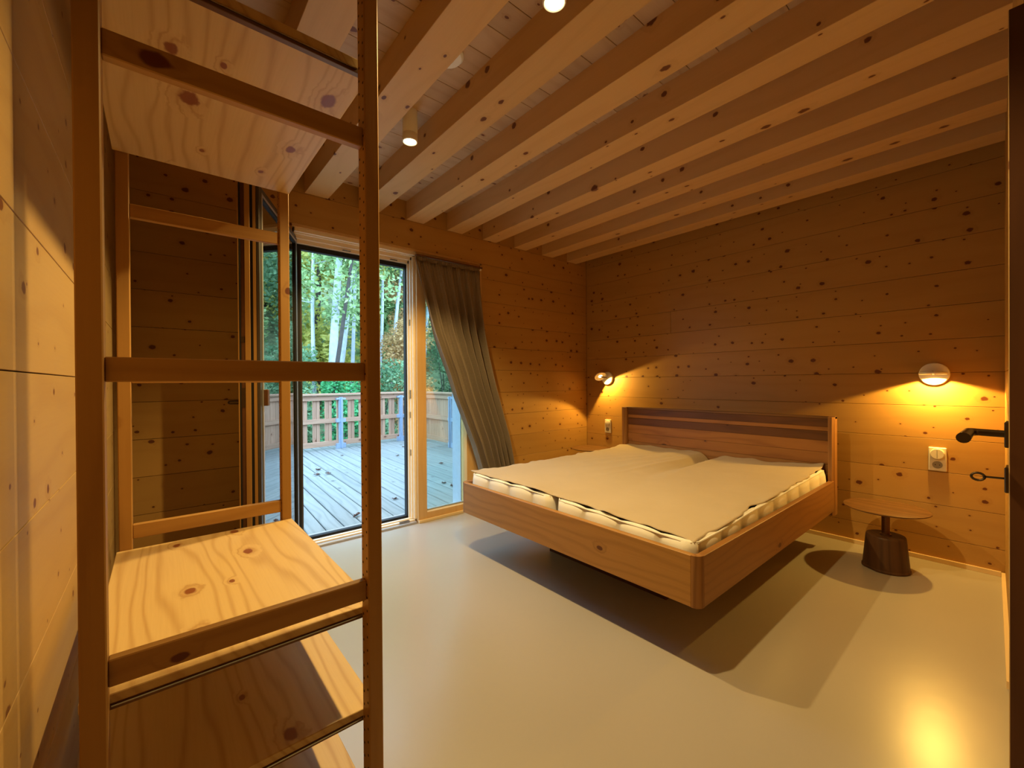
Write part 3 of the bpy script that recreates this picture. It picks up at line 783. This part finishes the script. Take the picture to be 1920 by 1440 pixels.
# ------------------------------------------------------------------ ceiling spots and detector
def ceiling_spot(x, y, label):
    s = empty('ceiling_spot', (x, y, ZC)); tag(s, label, 'ceiling lamp', 'cylindrical spots between the joists')
    MB().lathe([(0, 0), (0.040, 0), (0.040, -0.118), (0.0385, -0.121), (0.0385, -0.124), (0.040, -0.127), (0.040, -0.163), (0.036, -0.166), (0.033, -0.163), (0.033, -0.155), (0, -0.155)], 40).build('lamp_body', 'white_paint', s, smooth=True)
    MB().lathe([(0, -0.158), (0.0325, -0.158), (0.0325, -0.156), (0, -0.156)], 32).build('led_disc', 'led_spot', s, smooth=True)
    spot_light('lamp_light', s, (0, 0, -0.170), (0, 0, -1), SPOT_W, SPOT_COL, 128, 0.35, 0.022)
ceiling_spot(-2.080, 1.044, 'white cylindrical ceiling spot nearer the terrace door')
ceiling_spot(-1.004, 1.044, 'white cylindrical ceiling spot at the top edge of the photo, nearer the camera')
sd = empty('smoke_detector', (-1.610, 0.992, ZC)); tag(sd, 'flat round white detector on the ceiling boards between two joists', 'smoke detector')
MB().lathe([(0, 0), (0.072, 0), (0.072, -0.010), (0.062, -0.020), (0.030, -0.024), (0, -0.024)], 40).build('housing', 'white_paint', sd, smooth=True)
MB().lathe([(0.022, -0.0235), (0.026, -0.0265), (0.030, -0.0235)], 32).build('vent_ring', 'white_plastic', sd, smooth=True)

# ------------------------------------------------------------------ inner door, ajar
hinge = Vector((0.016, 2.335)); free = Vector((-0.0065, 1.480))
dv = free - hinge; dl = dv.length; da = math.atan2(dv.y, dv.x)
door2 = empty('door_2', (hinge.x, hinge.y, 0), da); door2['kind'] = 'structure'
# local x: hinge -> free edge, local y: towards passage is +? (left normal of direction)
# direction is about -Y, so local +y points to +X (passage)
MB().box(dl, dl + 0.0015, 0.0015, 0.0405, 0.010, 1.983).build('edge_shade_strip', 'shade_brown', door2)  # thin dark strip added to paint the leaf's free edge as unlit
dlf = MB().box(0, dl, 0.0, 0.042, 0.008, 1.985, 0.0015).build('door_leaf', 'wall_pine_front', door2)
hx = dl - 0.062
R = Matrix.Rotation(math.radians(90), 4, 'X')
for z, nm in ((1.018, 'handle_rosette'), (0.912, 'key_rosette')):
    MB().box(hx - 0.026, hx + 0.026, -0.008, 0.0, z - 0.030, z + 0.030, 0.002).build(nm, 'bronze', dlf)
    MB().box(hx - 0.026, hx + 0.026, 0.042, 0.050, z - 0.030, z + 0.030, 0.002).build(nm, 'bronze', dlf)
lv = MB().tube([(hx, -0.004, 1.018), (hx, -0.050, 1.019), (hx + 0.004, -0.060, 1.019), (hx + 0.014, -0.066, 1.018), (hx + 0.12, -0.066, 1.014)], [0.0085, 0.0085, 0.0095, 0.011, 0.0125], 16)
lv.build('door_handle', 'bronze', dlf, smooth=True, ang=50)
ky = MB().tube([(hx, -0.006, 0.912), (hx, -0.040, 0.911)], 0.0025, 8)
ring = [(hx + 0.001, -0.040 - 0.011 + 0.011 * math.cos(a), 0.910 + 0.009 * math.sin(a)) for a in [2 * PI * k / 16 for k in range(17)]]
ky.tube(ring, 0.003, 6, cap=False)
ky.build('key', 'bronze', dlf, smooth=True)
for z in (0.25, 1.75): MB().tube([(0.0, -0.006, z), (0.0, -0.006, z + 0.08)], 0.007, 12).build('hinge', 'bronze', dlf, smooth=True)
jb = MB().box(0.045, 0.17, 1.385, 1.465, 0.0, 2.03, 0.002).box(0.045, 0.17, 2.345, 2.362, 0.0, 2.03)
jb.build('trim_2', 'frame_larch_Z', kind='structure')

# ------------------------------------------------------------------ terrace
ter = empty('terrace_deck', (0, 0, 0), math.radians(2.0)); ter['kind'] = 'structure'
ter.rotation_euler = (0, 0, math.radians(-3.0))
y = -3.4
bi = 0
random.seed(3)
sub = MB().box(-8.6, -3.10, -3.5, 4.6, -0.20, -0.075).build('joist_base', 'backing', ter)
while y < 4.55:
    cut = -3.3 - random.uniform(1.2, 4.0)
    for a, b_ in ((-8.55, cut - 0.002), (cut + 0.002, -3.28)):
        box('deck_board', a, b_, y + 0.005, y + 0.136, -0.075 + 0.03, -0.018 + random.uniform(-0.0015, 0.0015), 'deck_grey', ter, ch=0.006)
    y += 0.141; bi += 1
box('trim_3', XB - 0.36, XB - 0.10, 0.0, 2.4, -0.15, -0.012, 'pale_aluminium', kind='structure')

def railing(origin, ang, length, slat_fn, post_s, label, name='terrace_railing', flip=1):
    """local x runs along the railing, +y is the terrace side"""
    r = empty(name, (origin[0], origin[1], 0.0), ang)
    tag(r, label, 'railing', None)
    MB().box(-0.06, length + 0.02, -0.030, 0.105, 0.935, 0.970, 0.003).build('hand_rail', 'larch_out_X', r)
    for z0, z1, nm in ((0.845, 0.930, 'top_board'), (0.445, 0.525, 'middle_board'), (0.035, 0.125, 'bottom_board')):
        MB().box(0, length, 0.030, 0.062, z0, z1, 0.003).build(nm, 'larch_out_X', r)
    for s0, s1 in slat_fn:
        MB().box(s0, s1, 0.0, 0.026, 0.03, 0.92, 0.002).build('slat', 'larch_out_Z', r)
    for s in post_s:
        p = MB().box(s - 0.032, s + 0.032, 0.064, 0.112, -0.02, 0.90, 0.002)
        p.box(s - 0.010, s + 0.010, 0.112, 0.150, -0.02, 0.90, 0.001)
        p = p.build('post', 'galvanised', r)
        for z0, z1 in ((0.855, 0.885), (0.450, 0.515), (-0.018, 0.07)):
            MB().box(s - 0.085, s + 0.085, 0.060, 0.118, z0, z1, 0.002).build('bracket', 'galvanised', p)
    return r
# far railing: from the right-hand far corner (local x runs towards -Y)
P0 = Vector((-8.12, 4.14)); P1 = Vector((-7.78, 1.60)); dd_ = (P1 - P0).normalized()
LEN = 6.4
sl = []
s = 0.08
k = 0
while s < LEN - 0.15:
    sl.append((s, s + 0.057)); sl.append((s + 0.063, s + 0.12))
    s += 0.213
railing(P0, math.atan2(dd_.y, dd_.x), LEN, sl, [0.40, 1.65, 2.9, 4.15, 5.4], 'larch terrace railing with open paired slats, at the far end of the deck')
# right railing, closed boarding: local x runs towards -X, so the terrace (-Y) side is +y local
Q0 = Vector((-3.55, 4.03)); Q1 = Vector((-8.10, 4.17)); dq = (Q1 - Q0).normalized()
s = 0.0; sl = []
L2 = (Q1 - Q0).length - 0.22
while s < L2 - 0.1:
    sl.append((s, s + 0.117)); s += 0.120
railing(Q0, math.atan2(dq.y, dq.x), L2, sl, [0.6, 1.8, 2.95, 4.1], 'closed boarded larch terrace railing along the right side of the deck')

# fallen leaves on the deck
LP = [(-5.68, 1.528), (-5.645, 1.66), (-5.982, 1.63), (-3.70, 1.319), (-6.928, 2.244), (-3.98, 1.80), (-5.266, 3.088), (-4.23, 2.513), (-4.056, 2.52), (-7.098, 3.381), (-4.9, 1.0), (-6.3, 2.9)]
lmesh = []
for v in range(3):
    b = bmesh.new(); ring = []
    for k in range(10):
        a = 2 * PI * k / 10; r = 0.045 * (1.0 if k % 2 == 0 else 0.55) * random.uniform(0.8, 1.2)
        ring.append(b.verts.new((r * math.cos(a), r * math.sin(a) * 0.7, 0.006 + 0.02 * abs(math.sin(a * 1.5 + v)))))
    c0 = b.verts.new((0, 0, 0.004))
    for k in range(10): b.faces.new((ring[k], ring[(k + 1) % 10], c0))
    me = D.meshes.new('fallen_leaf'); b.to_mesh(me); b.free(); lmesh.append(me)
for k, (x, y) in enumerate(LP):
    o = link('fallen_leaf', lmesh[k % 3], 'dead_leaf', loc=(x, y, -0.016))
    o.rotation_euler = (0, 0, random.uniform(0, 6)); s = random.uniform(0.7, 1.15); o.scale = (s, s, s)
    if k == 0: o.modifiers.new('s', 'SOLIDIFY').thickness = 0.001
    tag(o, 'small curled brown dead leaf lying on the grey deck boards', 'leaf', 'dead leaves scattered on the terrace')

# ------------------------------------------------------------------ woodland
def terr(x, y):
    d = -8.8 - x
    h = -1.6 + 0.05 * math.sin(y * 0.6 + x * 0.3)
    if d > 0: h += 0.32 * d ** 1.12 if d < 12 else 0.32 * 12 ** 1.12 + (d - 12) * 0.95
    if y > 4.6: h += 0.22 * (y - 4.6)
    return h + 0.25 * mnoise.noise(Vector((x * 0.4, y * 0.4, 0)))
def gm(u, v):
    x = -3.6 - 40 * u; y = -26 + 70 * v
    return (x, y, terr(x, y))
link('ground', grid_mesh('ground', gm, 50, 70), 'hill_ground', kind='structure', smooth=True, ang=180)

def leaf_mesh(name, blobs, n, size, seed, own=None):
    # own: (my world x, y, other plants' (x, y)); leaves that would stand in a neighbour's space are left out
    rnd = random.Random(seed); vs = []; fs = []
    tot = sum(b[3] ** 2 for b in blobs)
    for (cx, cy, cz, r) in blobs:
        m_ = int(n * r * r / tot)
        for _ in range(m_):
            d = Vector((rnd.gauss(0, 1), rnd.gauss(0, 1), rnd.gauss(0, 1))).normalized() * r * (rnd.random() ** 0.4)
            p = Vector((cx, cy, cz)) + Vector((d.x, d.y, d.z * 0.8))
            s = size * rnd.uniform(0.6, 1.3)
            if own:
                wx, wy = own[0] + p.x, own[1] + p.y
                d0 = math.hypot(p.x, p.y)
                if any(math.hypot(wx - ox, wy - oy) < d0 + 2 * s for ox, oy in own[2]): continue
            a = Vector((rnd.uniform(-1, 1), rnd.uniform(-1, 1), rnd.uniform(-0.6, 0.6))).normalized()
            b_ = a.cross(Vector((rnd.uniform(-1, 1), rnd.uniform(-1, 1), rnd.uniform(-1, 1)))).normalized()
            i = len(vs)
            vs += [p - a * s, p + b_ * s * 0.55, p + a * s, p - b_ * s * 0.55]
            fs.append((i, i + 1, i + 2, i + 3))
    me = D.meshes.new(name); me.from_pydata(vs, [], fs); me.update(); return me

def tree(x, y, top_dx, top_dy, H, r0, bark, leafm, label, blobs_r=1.2, nleaf=2600, lsize=0.07, seed=0, group=None, cat='tree', cz=0.45, branches=4, spread=1.3, own=None):
    rnd = random.Random(seed)
    z0 = terr(x, y) - 0.2
    t_ = empty('birch_tree' if bark == 'bark_pale' else 'forest_tree', (x, y, z0))
    tag(t_, label, cat, group)
    n = 9; pts = []; rr = []
    for k in range(n + 1):
        f = k / n
        pts.append((top_dx * f + 0.06 * math.sin(f * 7 + seed), top_dy * f + 0.07 * math.sin(f * 5 + seed * 2), H * f)); rr.append(r0 * (1 - 0.75 * f) + 0.01)
    MB().tube(pts, rr, 10).build('trunk', bark, t_, smooth=True, ang=60)
    blobs = []
    for k in range(branches):
        f = rnd.uniform(cz, 0.95); i = int(f * n); p = Vector(pts[i])
        a = rnd.uniform(0, 2 * PI); L_ = rnd.uniform(0.5, 1.0) * spread
        e = p + Vector((math.cos(a) * L_, math.sin(a) * L_, rnd.uniform(0.2, 0.8)))
        mid = (p + e) / 2 + Vector((0, 0, -0.08))
        MB().tube([p, mid, e], [rr[i] * 0.4, rr[i] * 0.28, 0.006], 6).build('branch', bark if rnd.random() < 0.5 else 'bark_dark', t_, smooth=True, ang=60)
        blobs.append((e.x, e.y, e.z, blobs_r * rnd.uniform(0.6, 1.0)))
        blobs.append((p.x + rnd.uniform(-0.8, 0.8) * spread, p.y + rnd.uniform(-0.8, 0.8) * spread, p.z + rnd.uniform(-0.4, 0.6), blobs_r * rnd.uniform(0.4, 0.8)))
    c = link('crown', leaf_mesh('crown', blobs, nleaf, lsize, seed, own), leafm, t_, kind='stuff')
    return t_

# (x, y at the pixel columns seen through the door), birches with pale trunks
tree(-11.6, 3.0, 0.15, 0.25, 9.0, 0.05, 'bark_pale', 'leaf_green', 'slender pale leaning birch trunk just right of the open door leaf', seed=1)
tree(-11.0, 3.35, -0.05, 0.30, 9.5, 0.125, 'bark_pale', 'leaf_green', 'thickest pale birch trunk, upright, left part of the door view', seed=2, nleaf=3200)
tree(-10.3, 2.95, 0.2, 0.9, 8.5, 0.055, 'bark_dark', 'leaf_yellow', 'dark crooked young tree with yellow leaves leaning across the door view', seed=5, nleaf=1500, blobs_r=0.7)
tree(-11.8, 3.55, -0.3, 1.05, 9.0, 0.085, 'bark_pale', 'leaf_green', 'pale birch leaning right in the middle of the door view', seed=3)
tree(-12.2, 4.15, -0.1, 0.55, 9.0, 0.055, 'bark_pale', 'leaf_yellow', 'thin white birch beside the shelf upright, middle of the door view', seed=4)
tree(-12.2, 4.95, 0.0, 0.35, 9.0, 0.05, 'bark_pale', 'leaf_green', 'thin pale birch directly right of the near shelf upright', seed=6)
tree(-12.0, 5.30, 0.0, 0.75, 9.0, 0.060, 'bark_pale', 'leaf_deep', 'pale forked birch leaning beside the door frame', seed=8)
tree(-13.0, 6.9, 0.1, 0.5, 9.0, 0.07, 'bark_pale', 'leaf_green', 'pale birch seen through the fixed pane beside the curtain', seed=9)
# fillers further up the slope, seen between the birches and mirrored in the leaf
rf = random.Random(11)
spots = []
for row, (x0, n_, dy) in enumerate(((-14.5, 7, 2.7), (-18.5, 7, 3.6))):
    for k in range(n_):
        spots.append((x0 + rf.uniform(-0.5, 0.5), 1.2 * (row + 1) + dy * (k + 0.5 * row) + rf.uniform(-0.4, 0.4)))
LB = {'leaf_green': 'green broadleaf tree in the thicket on the slope beyond the terrace',
      'leaf_deep': 'dark green tree in the thicket on the slope beyond the terrace',
      'leaf_yellow': 'yellowing autumn tree in the thicket on the slope beyond the terrace'}
for k, (x, y) in enumerate(spots):
    lm = ['leaf_green', 'leaf_yellow', 'leaf_green', 'leaf_deep', 'leaf_yellow'][k % 5]
    others = [q for i, q in enumerate(spots) if i != k] + [(-12.0, 5.3), (-12.2, 4.15), (-13.0, 6.9), (-11.6, 3.0)]
    tree(x, y, 0.0, 0.0, 7.5 * rf.uniform(0.9, 1.2), 0.10, 'bark_dark', lm, LB[lm], blobs_r=1.9, nleaf=12000, lsize=0.10, seed=20 + k,
         group=lm.replace('leaf_', '') + ' trees in the far thicket', cz=0.12, branches=8, spread=1.2, own=(x, y, others))
# shrubs close behind the railing
SHR = [(-10.0, 3.42), (-10.4, 2.2), (-10.6, 5.1), (-10.3, 4.2), (-10.8, 6.5), (-10.0, 7.9), (-12.1, 6.1)]
def shrub(x, y, r, h, leafm, label, n=5000, seed=0, size=0.05, group=None):
    z0 = terr(x, y) - 0.1; rnd = random.Random(seed)
    s = empty('shrub', (x, y, z0)); tag(s, label, 'shrub', group)
    blobs = [(rnd.uniform(-r, r) * 0.6, rnd.uniform(-r, r) * 0.6, h * f + rnd.uniform(-0.1, 0.1), r * rnd.uniform(0.5, 0.75)) for f in (0.25, 0.4, 0.55, 0.7, 0.85, 0.95)]
    st = MB()
    for b_ in blobs: st.tube([(0, 0, 0), (b_[0] * 0.4, b_[1] * 0.4, b_[2] * 0.6), b_[:3]], [0.025, 0.015, 0.006], 5)
    st.build('stems', 'bark_dark', s, smooth=True)
    link('foliage', leaf_mesh('foliage', blobs, n, size, seed, (x, y, [q for q in SHR if q != (x, y)])), leafm, s, kind='stuff')
    return s
shrub(-10.0, 3.42, 0.8, 2.6, 'leaf_bright', 'bright green bush just behind the far railing', seed=31)
shrub(-10.4, 2.2, 1.1, 3.2, 'leaf_deep', 'dark green bush behind the far railing, left end of the door view', seed=32, n=8000)
shrub(-10.6, 5.1, 0.95, 3.6, 'leaf_orange', 'orange-brown autumn bush behind the railing beside the door frame', seed=33, n=6000)
shrub(-10.3, 4.2, 0.9, 2.6, 'leaf_deep', 'dark green bush behind the post of the far railing', seed=34, n=6000)
shrub(-10.8, 6.5, 1.2, 3.4, 'leaf_deep', 'dark green bush seen through the fixed pane', seed=35, n=8000)
shrub(-10.0, 7.9, 1.2, 3.4, 'leaf_green', 'mid green bush behind the boarded railing', seed=36, n=8000)
shrub(-12.1, 6.1, 0.9, 4.6, 'leaf_orange', 'tall rusty autumn bush up the slope, seen through the fixed pane', seed=37, n=6000)
